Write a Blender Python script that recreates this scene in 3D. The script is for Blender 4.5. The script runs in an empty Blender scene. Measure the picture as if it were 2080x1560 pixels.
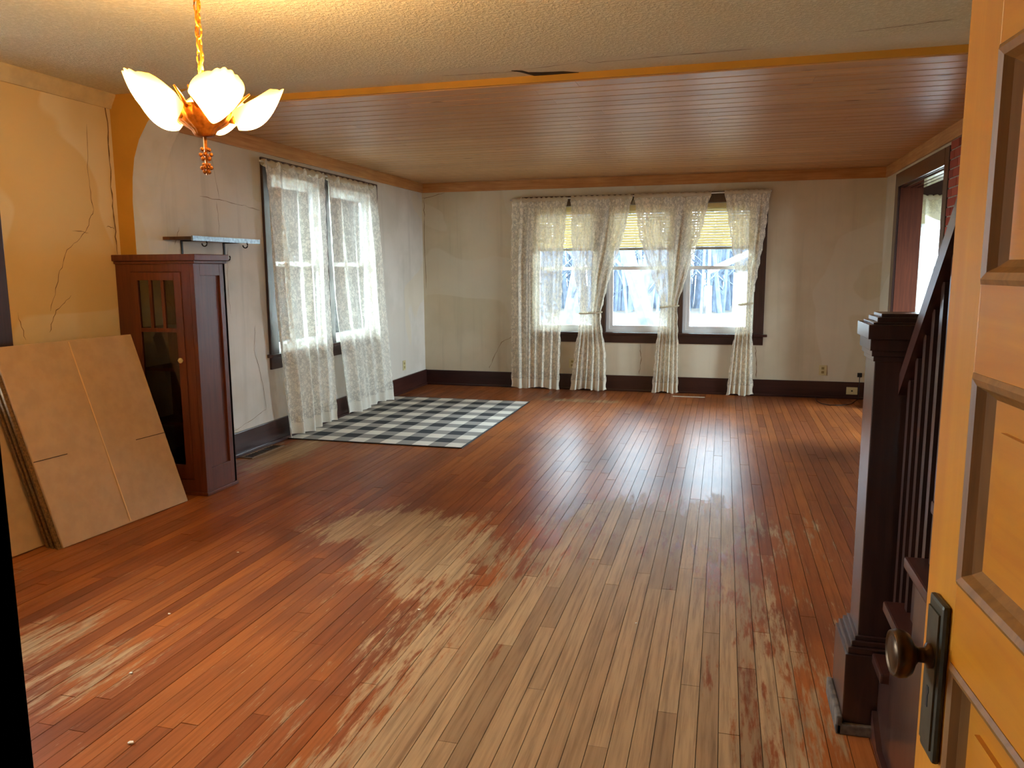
import bpy, bmesh, math, random
import numpy as np
from mathutils import Vector, Matrix
random.seed(7)
S = bpy.context.scene
COL = S.collection

# ---------------------------------------------------------------- camera, sky, exposure
PITCH, YAW, ROLL, CAMH, FPX = math.radians(8.35), math.radians(15.2), math.radians(-.33), 1.42, 1580.0
fw = Vector((-math.sin(YAW)*math.cos(PITCH), math.cos(YAW)*math.cos(PITCH), -math.sin(PITCH)))
ri = Vector((math.cos(YAW), math.sin(YAW), 0)); up = ri.cross(fw)
ri2 = ri*math.cos(ROLL) + up*math.sin(ROLL); up2 = -ri*math.sin(ROLL) + up*math.cos(ROLL)
cd = bpy.data.cameras.new('camera'); cd.sensor_width = 36; cd.lens = FPX/2080*36
cd.clip_start = .02; cd.clip_end = 300
cam = bpy.data.objects.new('camera', cd); COL.objects.link(cam)
cam.matrix_world = Matrix(((ri2.x, up2.x, -fw.x, 0), (ri2.y, up2.y, -fw.y, 0), (ri2.z, up2.z, -fw.z, CAMH), (0, 0, 0, 1)))
S.camera = cam

W = bpy.data.worlds.new('overcast_sky'); S.world = W; W.use_nodes = True
wb = W.node_tree.nodes['Background']
wb.inputs[0].default_value = (.72, .89, 1.0, 1); wb.inputs[1].default_value = 13.0

S.view_settings.view_transform = 'Standard'; S.view_settings.look = 'None'
S.view_settings.gamma = 1; S.view_settings.use_curve_mapping = False
S.view_settings.exposure = 1.8
try:
    S.cycles.use_denoising = True
    S.cycles.max_bounces = 8; S.cycles.diffuse_bounces = 5; S.cycles.transparent_max_bounces = 14
    S.cycles.sample_clamp_indirect = 8; S.cycles.adaptive_threshold = .025
except Exception: pass

# portals let the sky light find the windows
def portal(loc, rot, sx, sy):
    l = bpy.data.lights.new('window_portal', 'AREA'); l.shape = 'RECTANGLE'; l.size = sx; l.size_y = sy
    l.cycles.is_portal = True
    o = bpy.data.objects.new('window_portal', l); COL.objects.link(o); o.location = loc; o.rotation_euler = rot
R90 = math.pi/2
portal((-.95, 9.2, 1.4), (-R90, 0, 0), 2.7, 1.5)
portal((-3.74, 6.7, 1.5), (0, -R90, 0), 1.5, 2.0)
portal((-3.86, 2.4, 1.45), (0, -R90, 0), 1.5, 1.6)
portal((2.4, 9.25, 1.4), (-R90, 0, 0), 1.1, 1.5)
portal((4.1, 7.3, 1.4), (0, R90, 0), 1.5, 2.2)

# ---------------------------------------------------------------- helpers
def lin(r, g, b):
    f = lambda v: (v/255/12.92) if v/255 <= .04045 else ((v/255+.055)/1.055)**2.4
    return (f(r), f(g), f(b), 1)

class NT:
    def __init__(s, m): s.t = m.node_tree; s.n = s.t.nodes; s.l = s.t.links
    def add(s, typ, **kw):
        n = s.n.new(typ)
        for k, v in kw.items():
            if k.startswith('i_'): n.inputs[k[2:].replace('_', ' ')].default_value = v
            else: setattr(n, k, v)
        return n
    def link(s, a, b): s.l.new(a, b)
    def math(s, op, a, b=None, c=None, clamp=False):
        n = s.n.new('ShaderNodeMath'); n.operation = op; n.use_clamp = clamp
        for i, v in enumerate((a, b, c)):
            if v is None: continue
            if isinstance(v, (int, float)): n.inputs[i].default_value = v
            else: s.l.new(v, n.inputs[i])
        return n.outputs[0]
    def mix(s, fac, a, b, blend='MIX'):
        n = s.n.new('ShaderNodeMix'); n.data_type = 'RGBA'; n.blend_type = blend
        for sock, v in ((n.inputs[0], fac), (n.inputs[6], a), (n.inputs[7], b)):
            if isinstance(v, (int, float, tuple)): sock.default_value = v
            else: s.l.new(v, sock)
        return n.outputs[2]
    def noise(s, vec, scale, detail=4, rough=.55, dist=0):
        n = s.n.new('ShaderNodeTexNoise'); n.inputs['Scale'].default_value = scale
        n.inputs['Detail'].default_value = detail; n.inputs['Roughness'].default_value = rough
        n.inputs['Distortion'].default_value = dist
        if vec is not None: s.l.new(vec, n.inputs['Vector'])
        return n.outputs[0]
    def mapping(s, vec, scale=(1, 1, 1), loc=(0, 0, 0)):
        n = s.n.new('ShaderNodeMapping'); n.inputs['Scale'].default_value = scale; n.inputs['Location'].default_value = loc
        s.l.new(vec, n.inputs[0]); return n.outputs[0]
    def ramp(s, fac, stops):
        n = s.n.new('ShaderNodeValToRGB'); e = n.color_ramp.elements
        while len(e) < len(stops): e.new(.5)
        for i, (p, c) in enumerate(stops): e[i].position = p; e[i].color = c
        s.l.new(fac, n.inputs[0]); return n.outputs[0]
    def smooth(s, v, a, b):
        n = s.n.new('ShaderNodeMapRange'); n.interpolation_type = 'SMOOTHSTEP'
        n.inputs[1].default_value = a; n.inputs[2].default_value = b
        s.l.new(v, n.inputs[0]); return n.outputs[0]

def newmat(name):
    m = bpy.data.materials.new(name); m.use_nodes = True
    nt = NT(m); p = nt.n['Principled BSDF']; return m, nt, p
def pos(nt): return nt.add('ShaderNodeNewGeometry').outputs['Position']

def plain(name, col, rough=.5, metal=0, var=.12, scale=8, stretch=(1, 1, 1), bump=0, spec=.5, coat=0):
    m, nt, p = newmat(name)
    v = nt.mapping(pos(nt), stretch)
    n = nt.noise(v, scale, 5)
    f = nt.smooth(n, .3, .7)
    a = tuple(c*(1-var) for c in col[:3]) + (1,); b = tuple(min(1, c*(1+var)) for c in col[:3]) + (1,)
    nt.link(nt.mix(f, a, b), p.inputs['Base Color'])
    p.inputs['Roughness'].default_value = rough; p.inputs['Metallic'].default_value = metal
    p.inputs['Specular IOR Level'].default_value = spec; p.inputs['Coat Weight'].default_value = coat
    if bump:
        b_ = nt.add('ShaderNodeBump'); b_.inputs['Strength'].default_value = bump; b_.inputs['Distance'].default_value = .004
        nt.link(n, b_.inputs['Height']); nt.link(b_.outputs[0], p.inputs['Normal'])
    return m

def wood(name, c1, c2, axis='z', rough=.4, coat=0., knots=0, scale=1.):
    m, nt, p = newmat(name)
    st = {'x': (.8, 14, 14), 'y': (14, .8, 14), 'z': (14, 14, .8)}[axis]
    v = nt.mapping(pos(nt), tuple(a*scale for a in st))
    n = nt.noise(v, 3.0, 6, .6, .6)
    c = nt.ramp(n, [(.25, c1), (.75, c2)])
    n2 = nt.noise(pos(nt), 2.2, 3)
    c = nt.mix(nt.math('MULTIPLY', nt.smooth(n2, .35, .75), .35), c, tuple(x*.6 for x in c1[:3]) + (1,))
    if knots:
        kv = nt.mapping(pos(nt), {'x': (.55, 1.6, 1.6), 'y': (1.6, .55, 1.6), 'z': (1.6, 1.6, .55)}[axis])
        vo = nt.add('ShaderNodeTexVoronoi'); vo.inputs['Scale'].default_value = 3.2; nt.link(kv, vo.inputs[0])
        k = nt.math('SUBTRACT', 1, nt.smooth(vo.outputs['Distance'], .02, .075))
        c = nt.mix(nt.math('MULTIPLY', k, .8), c, tuple(x*.25 for x in c1[:3]) + (1,))
    nt.link(c, p.inputs['Base Color']); p.inputs['Roughness'].default_value = rough; p.inputs['Coat Weight'].default_value = coat
    p.inputs['Coat Roughness'].default_value = .2
    b = nt.add('ShaderNodeBump'); b.inputs['Strength'].default_value = .12; b.inputs['Distance'].default_value = .002
    nt.link(n, b.inputs['Height']); nt.link(b.outputs[0], p.inputs['Normal'])
    return m

# ---------------------------------------------------------------- materials
DARKWOOD = wood('dark_stained_wood', lin(36, 18, 15), lin(68, 40, 33), 'z', .38, 1.0)
DARKWOOD_Y = wood('dark_stained_wood_long', lin(44, 20, 18), lin(76, 42, 34), 'y', .32, .3)
DARKWOOD_X = wood('dark_stained_wood_cross', lin(34, 14, 14), lin(60, 30, 26), 'x', .32, .3)
CABWOOD = wood('cabinet_mahogany_stain', lin(80, 36, 18), lin(116, 60, 34), 'z', .45, 0)
PINE_Y = wood('new_pine_long', lin(176, 118, 62), lin(214, 164, 104), 'y', .5, 0, 1)
PINE_X = wood('new_pine_cross', lin(166, 104, 48), lin(206, 150, 88), 'x', .5, 0, 1)
DOORWOOD = wood('honey_varnished_fir', lin(182, 108, 12), lin(202, 136, 28), 'z', .38, .2, 0, .7)
DOORWOOD_P = wood('honey_varnished_panel', lin(178, 102, 8), lin(198, 128, 18), 'y', .36, .2, 0, .7)
DOORMOULD = wood('darker_varnished_moulding', lin(110, 68, 20), lin(158, 104, 42), 'z', .5, 0)
BRONZE = plain('old_bronze', lin(70, 64, 50), .42, .5, .25, 30)
KNOBMAT = plain('brown_bronze_knob', lin(74, 52, 32), .35, .85, .3, 25)
CARD = plain('cardboard', lin(188, 158, 124), .8, 0, .06, 14)
CARD_D = plain('cardboard_edge', lin(112, 82, 48), .9, 0, .4, 90, (1, 1, 1))
TAPE = plain('pale_cardboard_fold', lin(222, 184, 132), .6, 0, .05)
SLIT = plain('dark_slit', lin(52, 32, 18), .9)
WHITEVINYL = plain('white_window_vinyl', lin(226, 228, 226), .4, 0, .04)
IVORY = plain('ivory_plastic', lin(206, 192, 142), .4, 0, .05)
BLACKP = plain('black_rubber', lin(22, 20, 20), .5)
CRACKM = plain('crack_dark', lin(120, 88, 54), .95, 0, .3, 40)  # dark tone stands in for the shade down in a crack
GREYMETAL = plain('galvanised_metal', lin(150, 164, 172), .35, .7, .3, 40)
IRON = plain('black_iron', lin(32, 26, 24), .5, .5)
BRASS = plain('aged_gilt_metal', lin(168, 104, 38), .38, .7, .35, 40)
CHAINM = plain('gilt_chain', lin(190, 116, 34), .4, .6, .3, 60)
BRICKM = None
MORTAR = plain('mortar', lin(150, 138, 122), .95, 0, .2, 40)
BLINDM = None

def m_brick():
    m, nt, p = newmat('red_brick')
    oi = nt.add('ShaderNodeObjectInfo')
    c = nt.ramp(oi.outputs['Random'], [(0, lin(120, 42, 28)), (.5, lin(160, 62, 38)), (1, lin(182, 84, 54))])
    n = nt.noise(pos(nt), 60, 4)
    nt.link(nt.mix(nt.math('MULTIPLY', n, .5), c, lin(96, 40, 30)), p.inputs['Base Color']); p.inputs['Roughness'].default_value = .85
    return m
BRICKM = m_brick()

def m_translucent(name, col, tfac=.45, rough=.8):
    m, nt, p = newmat(name)
    nt.n.remove(p)
    d = nt.add('ShaderNodeBsdfDiffuse'); d.inputs[0].default_value = col
    t = nt.add('ShaderNodeBsdfTranslucent'); t.inputs[0].default_value = col
    mx = nt.add('ShaderNodeMixShader'); mx.inputs[0].default_value = tfac
    nt.link(d.outputs[0], mx.inputs[1]); nt.link(t.outputs[0], mx.inputs[2])
    nt.link(mx.outputs[0], nt.n['Material Output'].inputs[0]); return m
BLINDM = m_translucent('cream_blind_slat', lin(222, 208, 168), .5)

def m_lace(name, col, lo, hi, scale):
    m, nt, p = newmat(name); nt.n.remove(p)
    uv = nt.add('ShaderNodeUVMap').outputs[0]
    nz = nt.add('ShaderNodeTexNoise'); nz.inputs['Scale'].default_value = 9; nt.link(uv, nz.inputs['Vector'])
    va = nt.add('ShaderNodeVectorMath'); va.operation = 'MULTIPLY_ADD'
    nt.link(nz.outputs[1], va.inputs[0]); va.inputs[1].default_value = (.06, .06, 0); nt.link(uv, va.inputs[2])
    v1 = nt.add('ShaderNodeTexVoronoi'); v1.inputs['Scale'].default_value = scale; nt.link(va.outputs[0], v1.inputs[0])
    ring = nt.math('SUBTRACT', 1, nt.math('MULTIPLY', nt.math('ABSOLUTE', nt.math('SUBTRACT', v1.outputs['Distance'], .32)), 5), clamp=True)
    core = nt.math('SUBTRACT', 1, nt.smooth(v1.outputs['Distance'], .08, .16))
    v2 = nt.add('ShaderNodeTexVoronoi'); v2.inputs['Scale'].default_value = scale*3.1; nt.link(va.outputs[0], v2.inputs[0])
    leaf = nt.math('SUBTRACT', 1, nt.smooth(v2.outputs['Distance'], .24, .40))
    pat = nt.math('MAXIMUM', nt.math('MAXIMUM', ring, core), nt.math('MULTIPLY', leaf, .95))
    # solid hems: uv.y in metres from the floor end, stored in second uv channel as 0..1 band
    sep = nt.add('ShaderNodeSeparateXYZ'); nt.link(uv, sep.inputs[0])
    hem = nt.math('SUBTRACT', 1, nt.smooth(sep.outputs[1], .105, .115))
    op = nt.math('MULTIPLY_ADD', pat, hi-lo, lo)
    op = nt.math('MAXIMUM', op, nt.math('MULTIPLY', hem, .9), clamp=True)
    tr = nt.add('ShaderNodeBsdfTransparent')
    d = nt.add('ShaderNodeBsdfDiffuse'); d.inputs[0].default_value = col
    t = nt.add('ShaderNodeBsdfTranslucent'); t.inputs[0].default_value = col
    mx = nt.add('ShaderNodeMixShader'); mx.inputs[0].default_value = .06
    nt.link(d.outputs[0], mx.inputs[1]); nt.link(t.outputs[0], mx.inputs[2])
    m2 = nt.add('ShaderNodeMixShader'); nt.link(op, m2.inputs[0])
    nt.link(tr.outputs[0], m2.inputs[1]); nt.link(mx.outputs[0], m2.inputs[2])
    nt.link(m2.outputs[0], nt.n['Material Output'].inputs[0]); return m
LACE = m_lace('cream_lace', lin(236, 228, 208), .60, 1.0, 26)
LACE_SIDE = m_lace('white_lace', lin(232, 228, 214), .62, 1.0, 30)
SHEER = m_lace('sheer_white', lin(236, 238, 236), .45, .7, 26)

def m_glass():
    m, nt, p = newmat('window_glass'); nt.n.remove(p)
    fr = nt.add('ShaderNodeFresnel'); fr.inputs[0].default_value = 1.45
    tr = nt.add('ShaderNodeBsdfTransparent'); tr.inputs[0].default_value = (.95, .97, .98, 1)
    g = nt.add('ShaderNodeBsdfGlossy'); g.inputs['Roughness'].default_value = .03
    mx = nt.add('ShaderNodeMixShader'); nt.link(fr.outputs[0], mx.inputs[0])
    nt.link(tr.outputs[0], mx.inputs[1]); nt.link(g.outputs[0], mx.inputs[2])
    nt.link(mx.outputs[0], nt.n['Material Output'].inputs[0]); return m
GLASS = m_glass()

def m_floor():
    m, nt, p = newmat('worn_strip_floor')
    P = pos(nt)
    rnd = nt.add('ShaderNodeAttribute'); rnd.attribute_name = 'rnd'; r = rnd.outputs['Fac']
    sep = nt.add('ShaderNodeSeparateXYZ'); nt.link(P, sep.inputs[0]); X, Y = sep.outputs[0], sep.outputs[1]
    # worn field: soft ellipses where feet have stripped the finish
    def ell(cx, cy, rx, ry, w=1.):
        a = nt.math('DIVIDE', nt.math('SUBTRACT', X, cx), rx); b = nt.math('DIVIDE', nt.math('SUBTRACT', Y, cy), ry)
        d = nt.math('SQRT', nt.math('ADD', nt.math('MULTIPLY', a, a), nt.math('MULTIPLY', b, b)))
        return nt.math('MULTIPLY', nt.math('SUBTRACT', 1.25, d), w)
    f = ell(-.42, 2.5, .72, 1.9)
    for e in ((-.55, 1.6, .62, .9), (-1.7, 3.85, .52, .36, .78), (-1.35, 3.5, .4, .5, .7), (-.3, 4.3, .75, .6, .62), (-3.3, 5.35, .25, .55, .8), (-1.5, 8.3, .5, .12, .8), (-2.6, 2.0, .5, .5, .45)):
        f = nt.math('MAXIMUM', f, ell(*e))
    st = nt.mapping(P, (24, 3.2, 1)); n1 = nt.noise(st, 1.0, 6, .65)
    st2 = nt.mapping(P, (5, 1.6, 1)); n2 = nt.noise(st2, 1.0, 4, .6)
    st3 = nt.mapping(P, (70, 9, 1)); n3 = nt.noise(st3, 1.0, 4, .7)
    field = nt.math('ADD', f, nt.math('MULTIPLY', nt.math('SUBTRACT', n1, .5), 1.5))
    field = nt.math('ADD', field, nt.math('MULTIPLY', nt.math('SUBTRACT', n2, .5), 1.1))
    field = nt.math('ADD', field, nt.math('MULTIPLY', nt.math('SUBTRACT', r, .5), .16))
    field = nt.math('ADD', field, nt.math('MULTIPLY', nt.math('SUBTRACT', n3, .5), .9))
    worn = nt.smooth(field, .16, .5)
    # fine scratches everywhere
    scr = nt.smooth(n3, .61, .70)
    scr = nt.math('MULTIPLY', scr, nt.smooth(n2, .36, .56))
    n5 = nt.noise(nt.mapping(P, (48, 3, 1), (5, 2, 0)), 1.0, 5, .7)
    scr = nt.math('MAXIMUM', scr, nt.math('MULTIPLY', nt.smooth(n5, .60, .70), nt.smooth(n2, .40, .58)))
    worn = nt.math('MAXIMUM', worn, nt.math('MULTIPLY', scr, .75))
    fin = nt.ramp(r, [(0, lin(126, 70, 40)), (.35, lin(150, 86, 46)), (.7, lin(164, 96, 48)), (1, lin(140, 80, 48))])
    gr = nt.noise(nt.mapping(P, (60, 2.5, 1)), 1.0, 5, .6)
    fin = nt.mix(nt.math('MULTIPLY', nt.smooth(gr, .4, .75), .45), fin, lin(82, 38, 22))
    big = nt.noise(P, .9, 3)
    fin = nt.mix(nt.math('MULTIPLY', nt.smooth(big, .42, .66), .6), fin, lin(94, 56, 40))
    bare = nt.ramp(r, [(0, lin(148, 118, 86)), (.5, lin(166, 134, 98)), (1, lin(178, 146, 108))])
    bare = nt.mix(nt.math('MULTIPLY', nt.smooth(gr, .38, .72), .6), bare, lin(112, 86, 62))
    bare = nt.mix(nt.math('MULTIPLY', nt.smooth(nt.noise(nt.mapping(P, (30, 1.6, 1), (9, 4, 0)), 1.0, 5, .65), .5, .72), .5), bare, lin(104, 78, 58))
    col = nt.mix(worn, fin, bare)
    nt.link(col, p.inputs['Base Color'])
    ro = nt.math('MULTIPLY_ADD', worn, .12, .23); ro = nt.math('ADD', ro, nt.math('MULTIPLY', n3, .16))
    nt.link(ro, p.inputs['Roughness']); p.inputs['Specular IOR Level'].default_value = .06; p.inputs['IOR'].default_value = 1.3
    b = nt.add('ShaderNodeBump'); b.inputs['Strength'].default_value = .16; b.inputs['Distance'].default_value = .002
    h = nt.math('SUBTRACT', nt.math('MULTIPLY', n3, .5), worn); nt.link(h, b.inputs['Height']); nt.link(b.outputs[0], p.inputs['Normal'])
    return m
FLOORM = m_floor()

def m_ceilplank():
    m, nt, p = newmat('varnished_pine_ceiling')
    P = pos(nt); rnd = nt.add('ShaderNodeAttribute'); rnd.attribute_name = 'rnd'; r = rnd.outputs['Fac']
    ad = nt.add('ShaderNodeVectorMath'); ad.operation = 'ADD'; nt.link(P, ad.inputs[0])
    cb = nt.add('ShaderNodeCombineXYZ'); nt.link(nt.math('MULTIPLY', r, 37), cb.inputs[0]); nt.link(cb.outputs[0], ad.inputs[1])
    g = nt.noise(nt.mapping(ad.outputs[0], (1.4, 26, 1)), 1.0, 5, .6, .5)
    c = nt.ramp(g, [(.2, lin(176, 128, 84)), (.5, lin(206, 160, 110)), (.8, lin(222, 180, 130))])
    c = nt.mix(nt.math('MULTIPLY', r, .3), c, lin(150, 108, 74))
    vo = nt.add('ShaderNodeTexVoronoi'); vo.inputs['Scale'].default_value = 1.0; nt.link(nt.mapping(ad.outputs[0], (1.7, 7, 1)), vo.inputs[0])
    k = nt.math('SUBTRACT', 1, nt.smooth(vo.outputs['Distance'], .04, .11))
    c = nt.mix(nt.math('MULTIPLY', k, .7), c, lin(92, 56, 34))
    nt.link(c, p.inputs['Base Color'])
    nt.link(nt.math('MULTIPLY_ADD', g, .15, .30), p.inputs['Roughness']); p.inputs['Specular IOR Level'].default_value = .25
    b = nt.add('ShaderNodeBump'); b.inputs['Strength'].default_value = .1; b.inputs['Distance'].default_value = .002
    nt.link(g, b.inputs['Height']); nt.link(b.outputs[0], p.inputs['Normal'])
    return m
CEILPL = m_ceilplank()

def m_texceil():
    m, nt, p = newmat('textured_plaster_ceiling')
    P = pos(nt)
    n = nt.noise(P, 55, 3, .6); n2 = nt.noise(P, 130, 2, .5)
    sep = nt.add('ShaderNodeSeparateXYZ'); nt.link(P, sep.inputs[0])
    wob = nt.math('MULTIPLY', nt.math('SUBTRACT', nt.noise(P, 2.5, 3), .5), .25)
    band = nt.smooth(nt.math('ADD', sep.outputs[1], wob), 4.20, 4.26)
    c = nt.mix(nt.smooth(n, .35, .65), lin(208, 200, 172), lin(222, 214, 188))
    c = nt.mix(nt.math('MULTIPLY', band, .5), c, lin(206, 196, 176))
    nt.link(c, p.inputs['Base Color']); p.inputs['Roughness'].default_value = .9
    h = nt.math('ADD', nt.smooth(n, .42, .62), nt.math('MULTIPLY', n2, .5))
    h = nt.math('MULTIPLY', h, nt.math('MULTIPLY_ADD', band, -.9, 1))
    b = nt.add('ShaderNodeBump'); b.inputs['Strength'].default_value = .55; b.inputs['Distance'].default_value = .008
    nt.link(h, b.inputs['Height']); nt.link(b.outputs[0], p.inputs['Normal'])
    return m
TEXCEIL = m_texceil()

def m_wall(name, c1, c2, patch, streak=True, scale=1.3):
    m, nt, p = newmat(name); P = pos(nt)
    n = nt.noise(P, scale, 4, .55)
    c = nt.mix(nt.smooth(n, .38, .62), c1, c2)
    if streak:
        s_ = nt.noise(nt.mapping(P, (9, 9, .5)), 1.0, 4, .6)
        c = nt.mix(nt.math('MULTIPLY', nt.smooth(s_, .5, .75), .35), c, tuple(x*.72 for x in c1[:3]) + (1,))
    v = nt.noise(nt.mapping(P, (.8, .8, .9), (3.3, 1.7, .4)), 1.0, 2, .4, .8)
    c = nt.mix(nt.math('MULTIPLY', nt.smooth(v, .56, .575), .55), c, patch)
    nt.link(c, p.inputs['Base Color']); p.inputs['Roughness'].default_value = .85
    f = nt.noise(P, 40, 5, .6)
    b = nt.add('ShaderNodeBump'); b.inputs['Strength'].default_value = .15; b.inputs['Distance'].default_value = .004
    nt.link(f, b.inputs['Height']); nt.link(b.outputs[0], p.inputs['Normal'])
    return m
WALL_GREY = m_wall('old_pale_plaster', lin(206, 198, 184), lin(222, 214, 202), lin(214, 200, 172))
WALL_BACK = m_wall('old_cream_plaster', lin(200, 188, 160), lin(212, 200, 174), lin(214, 206, 186))
WALL_CREAM = m_wall('dining_cream_plaster', lin(214, 188, 142), lin(226, 204, 164), lin(212, 172, 100), False, 1.0)
MUSTARD = plain('mustard_paint', lin(196, 144, 52), .8, 0, .08, 3, bump=.2)

# ---------------------------------------------------------------- mesh helpers
def bm_new(): return bmesh.new()
def box(bm, x0, x1, y0, y1, z0, z1, M=None):
    r = bmesh.ops.create_cube(bm, size=1)
    for v in r['verts']:
        v.co = Vector(((x0+x1)/2 + v.co.x*(x1-x0), (y0+y1)/2 + v.co.y*(y1-y0), (z0+z1)/2 + v.co.z*(z1-z0)))
        if M: v.co = M @ v.co
    return r['verts']
def bevel(bm, w, seg=2):
    bmesh.ops.bevel(bm, geom=list(bm.edges), offset=w, segments=seg, profile=.6, affect='EDGES', clamp_overlap=True)
def prism(bm, pts, axis, a0, a1):
    """extrude a 2-D polygon along an axis; pts are the two other coordinates in order"""
    def mk(p, a):
        return {'x': (a, p[0], p[1]), 'y': (p[0], a, p[1]), 'z': (p[0], p[1], a)}[axis]
    v0 = [bm.verts.new(mk(p, a0)) for p in pts]; v1 = [bm.verts.new(mk(p, a1)) for p in pts]
    bm.faces.new(v0); bm.faces.new(v1[::-1])
    for i in range(len(pts)):
        j = (i+1) % len(pts); bm.faces.new((v0[i], v1[i], v1[j], v0[j]))
    bmesh.ops.recalc_face_normals(bm, faces=bm.faces)
def tube(bm, pts, rad, seg=8):
    pts = [Vector(p) for p in pts]; rings = []
    rad = rad if isinstance(rad, (list, tuple)) else [rad]*len(pts)
    for i, p in enumerate(pts):
        d = (pts[min(i+1, len(pts)-1)] - pts[max(i-1, 0)]).normalized()
        a = d.cross(Vector((0, 0, 1)))
        if a.length < .05: a = d.cross(Vector((1, 0, 0)))
        a.normalize(); b = d.cross(a)
        rings.append([bm.verts.new(p + (a*math.cos(t) + b*math.sin(t))*rad[i]) for t in [k*2*math.pi/seg for k in range(seg)]])
    for A, B in zip(rings, rings[1:]):
        for k in range(seg): bm.faces.new((A[k], A[(k+1) % seg], B[(k+1) % seg], B[k]))
    bm.faces.new(rings[0][::-1]); bm.faces.new(rings[-1])
def lathe(bm, prof, cx, cy, seg=24, flute=0, nf=20):
    rings = []
    for r, z in prof:
        rings.append([bm.verts.new((cx + r*(1+flute*math.cos(nf*t))*math.cos(t), cy + r*(1+flute*math.cos(nf*t))*math.sin(t), z)) for t in [k*2*math.pi/seg for k in range(seg)]])
    for A, B in zip(rings, rings[1:]):
        for k in range(seg): bm.faces.new((A[k], A[(k+1) % seg], B[(k+1) % seg], B[k]))
    bm.faces.new(rings[0][::-1]); bm.faces.new(rings[-1])
def obj(name, bm, mat, parent=None, smooth=False):
    bmesh.ops.recalc_face_normals(bm, faces=bm.faces)
    me = bpy.data.meshes.new(name)
    if parent is not None:
        bmesh.ops.translate(bm, verts=bm.verts, vec=-WORLD(parent))
    bm.to_mesh(me); bm.free()
    if smooth:
        for p in me.polygons: p.use_smooth = True
    if mat: me.materials.append(mat)
    o = bpy.data.objects.new(name, me); COL.objects.link(o)
    if parent is not None: o.parent = parent
    return o
def WORLD(o):
    v = Vector(o.location); p = o.parent
    while p: v += Vector(p.location); p = p.parent
    return v
def tag(o, label, cat, group=None):
    o['label'] = label; o['category'] = cat
    if group: o['group'] = group
    return o
def thing(name, loc, label=None, cat=None, group=None):
    o = bpy.data.objects.new(name, None); COL.objects.link(o); o.location = loc; o.empty_display_size = .1
    if label: tag(o, label, cat, group)
    return o
def struct(name, bm, mat, parent=None, label=None, cat=None):
    o = obj(name, bm, mat, parent)
    if parent is None: o['kind'] = 'structure'
    if label: tag(o, label, cat)
    return o
def B(*boxes, bev=0):
    bm = bm_new()
    for b in boxes: box(bm, *b)
    if bev: bevel(bm, bev)
    return bm

XL, XD, XR, YB, YF = -3.6, -3.72, 1.61, 9.1, .364
HW, HT = 2.465, 2.506

# ================================================================ FLOOR
bm = B((XD-.1, 4.1, -1.6, YB+.2, -.08, -.012))
floor = struct('floor', bm, plain('dark_subfloor', lin(40, 24, 16), .9), None, 'worn red brown hardwood strip floor, bare down the middle', 'floor')
bw = .0635; planks = []
x = XD; ci = 0
while x < XR+.5:
    y = -.6 - random.random()*1.4
    while y < YB:
        L = random.choice((.7, 1.0, 1.3, 1.7, 2.1)) * random.uniform(.85, 1.15)
        y2 = min(y+L, YB)
        if YB - y2 < .25: y2 = YB
        if y2 > .1: planks.append((x, x+bw, max(y, .05), y2))
        y = y2
        if y2 >= YB: break
    x += bw; ci += 1
def seen_size(p):
    cy = max((p[2]+p[3])/2, 1.9); cx = (p[0]+p[1])/2
    vis = 1 if (cx > -1.25*cy and cx < .62*cy) else .05
    if p[3] < 1.8: vis = .02
    return vis*(p[3]-p[2])/(cy*cy*cy)
planks.sort(key=seen_size, reverse=True)
def plank_bm(lst):
    bm = bm_new(); vals = []
    for (x0, x1, y0, y1) in lst:
        g = .0011; r = random.random()
        dz = random.uniform(-.0006, .0006)
        box(bm, x0+g, x1-g, y0+g, y1-g, -.018, dz)
        vals += [r]*8
    return bm, vals
def add_rnd(me, vals):
    a = me.attributes.new('rnd', 'FLOAT', 'POINT'); a.data.foreach_set('value', vals)
for k, p in enumerate(planks[:290]):
    bm, vals = plank_bm([p]); o = obj('floor_plank', bm, FLOORM, floor); add_rnd(o.data, vals)
bm, vals = plank_bm(planks[290:]); o = obj('floor_planks_far', bm, FLOORM, floor); add_rnd(o.data, vals); o['kind'] = 'stuff'

# ================================================================ CEILINGS
bm = B((XD-.1, XR+2.6, -1.6, 4.5, HT, HT+.1), (XD-.1, XR+2.6, 4.5, YB+.3, HW+.03, HT+.1))
ceil = struct('ceiling', bm, TEXCEIL, None, 'textured plaster ceiling meeting newer varnished pine board ceiling', 'ceiling')
y = 4.5
row = 0
while y < YB-.01:
    y1 = min(y+.1425, YB)
    cuts = [XL]
    xx = XL + (.9, 2.55, 1.6, 2.5, 1.0, 2.6)[row % 6] + random.uniform(-.08, .08)
    while xx < XR-.3: cuts.append(xx); xx += random.choice((2.44, 1.83, 2.2))
    cuts.append(XR)
    for a, b in zip(cuts, cuts[1:]):
        bm = bm_new(); g = .0022; r = random.random()
        # tongue-and-groove board with a chamfered edge
        pr = [(y+g, HW+.016), (y+g, HW+.008), (y+g+.006, HW), (y1-g-.006, HW), (y1-g, HW+.008), (y1-g, HW+.016)]
        prism(bm, pr, 'x', a+.001, b-.001); n = len(bm.verts)
        o = obj('ceiling_plank', bm, CEILPL, ceil); add_rnd(o.data, [r]*n)
    y = y1; row += 1
struct('trim_1', B((XL-.1, XR, 4.478, 4.499, HW+.004, HT)), MUSTARD, None, 'thin mustard painted edge strip between the two ceilings', 'trim')
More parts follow.
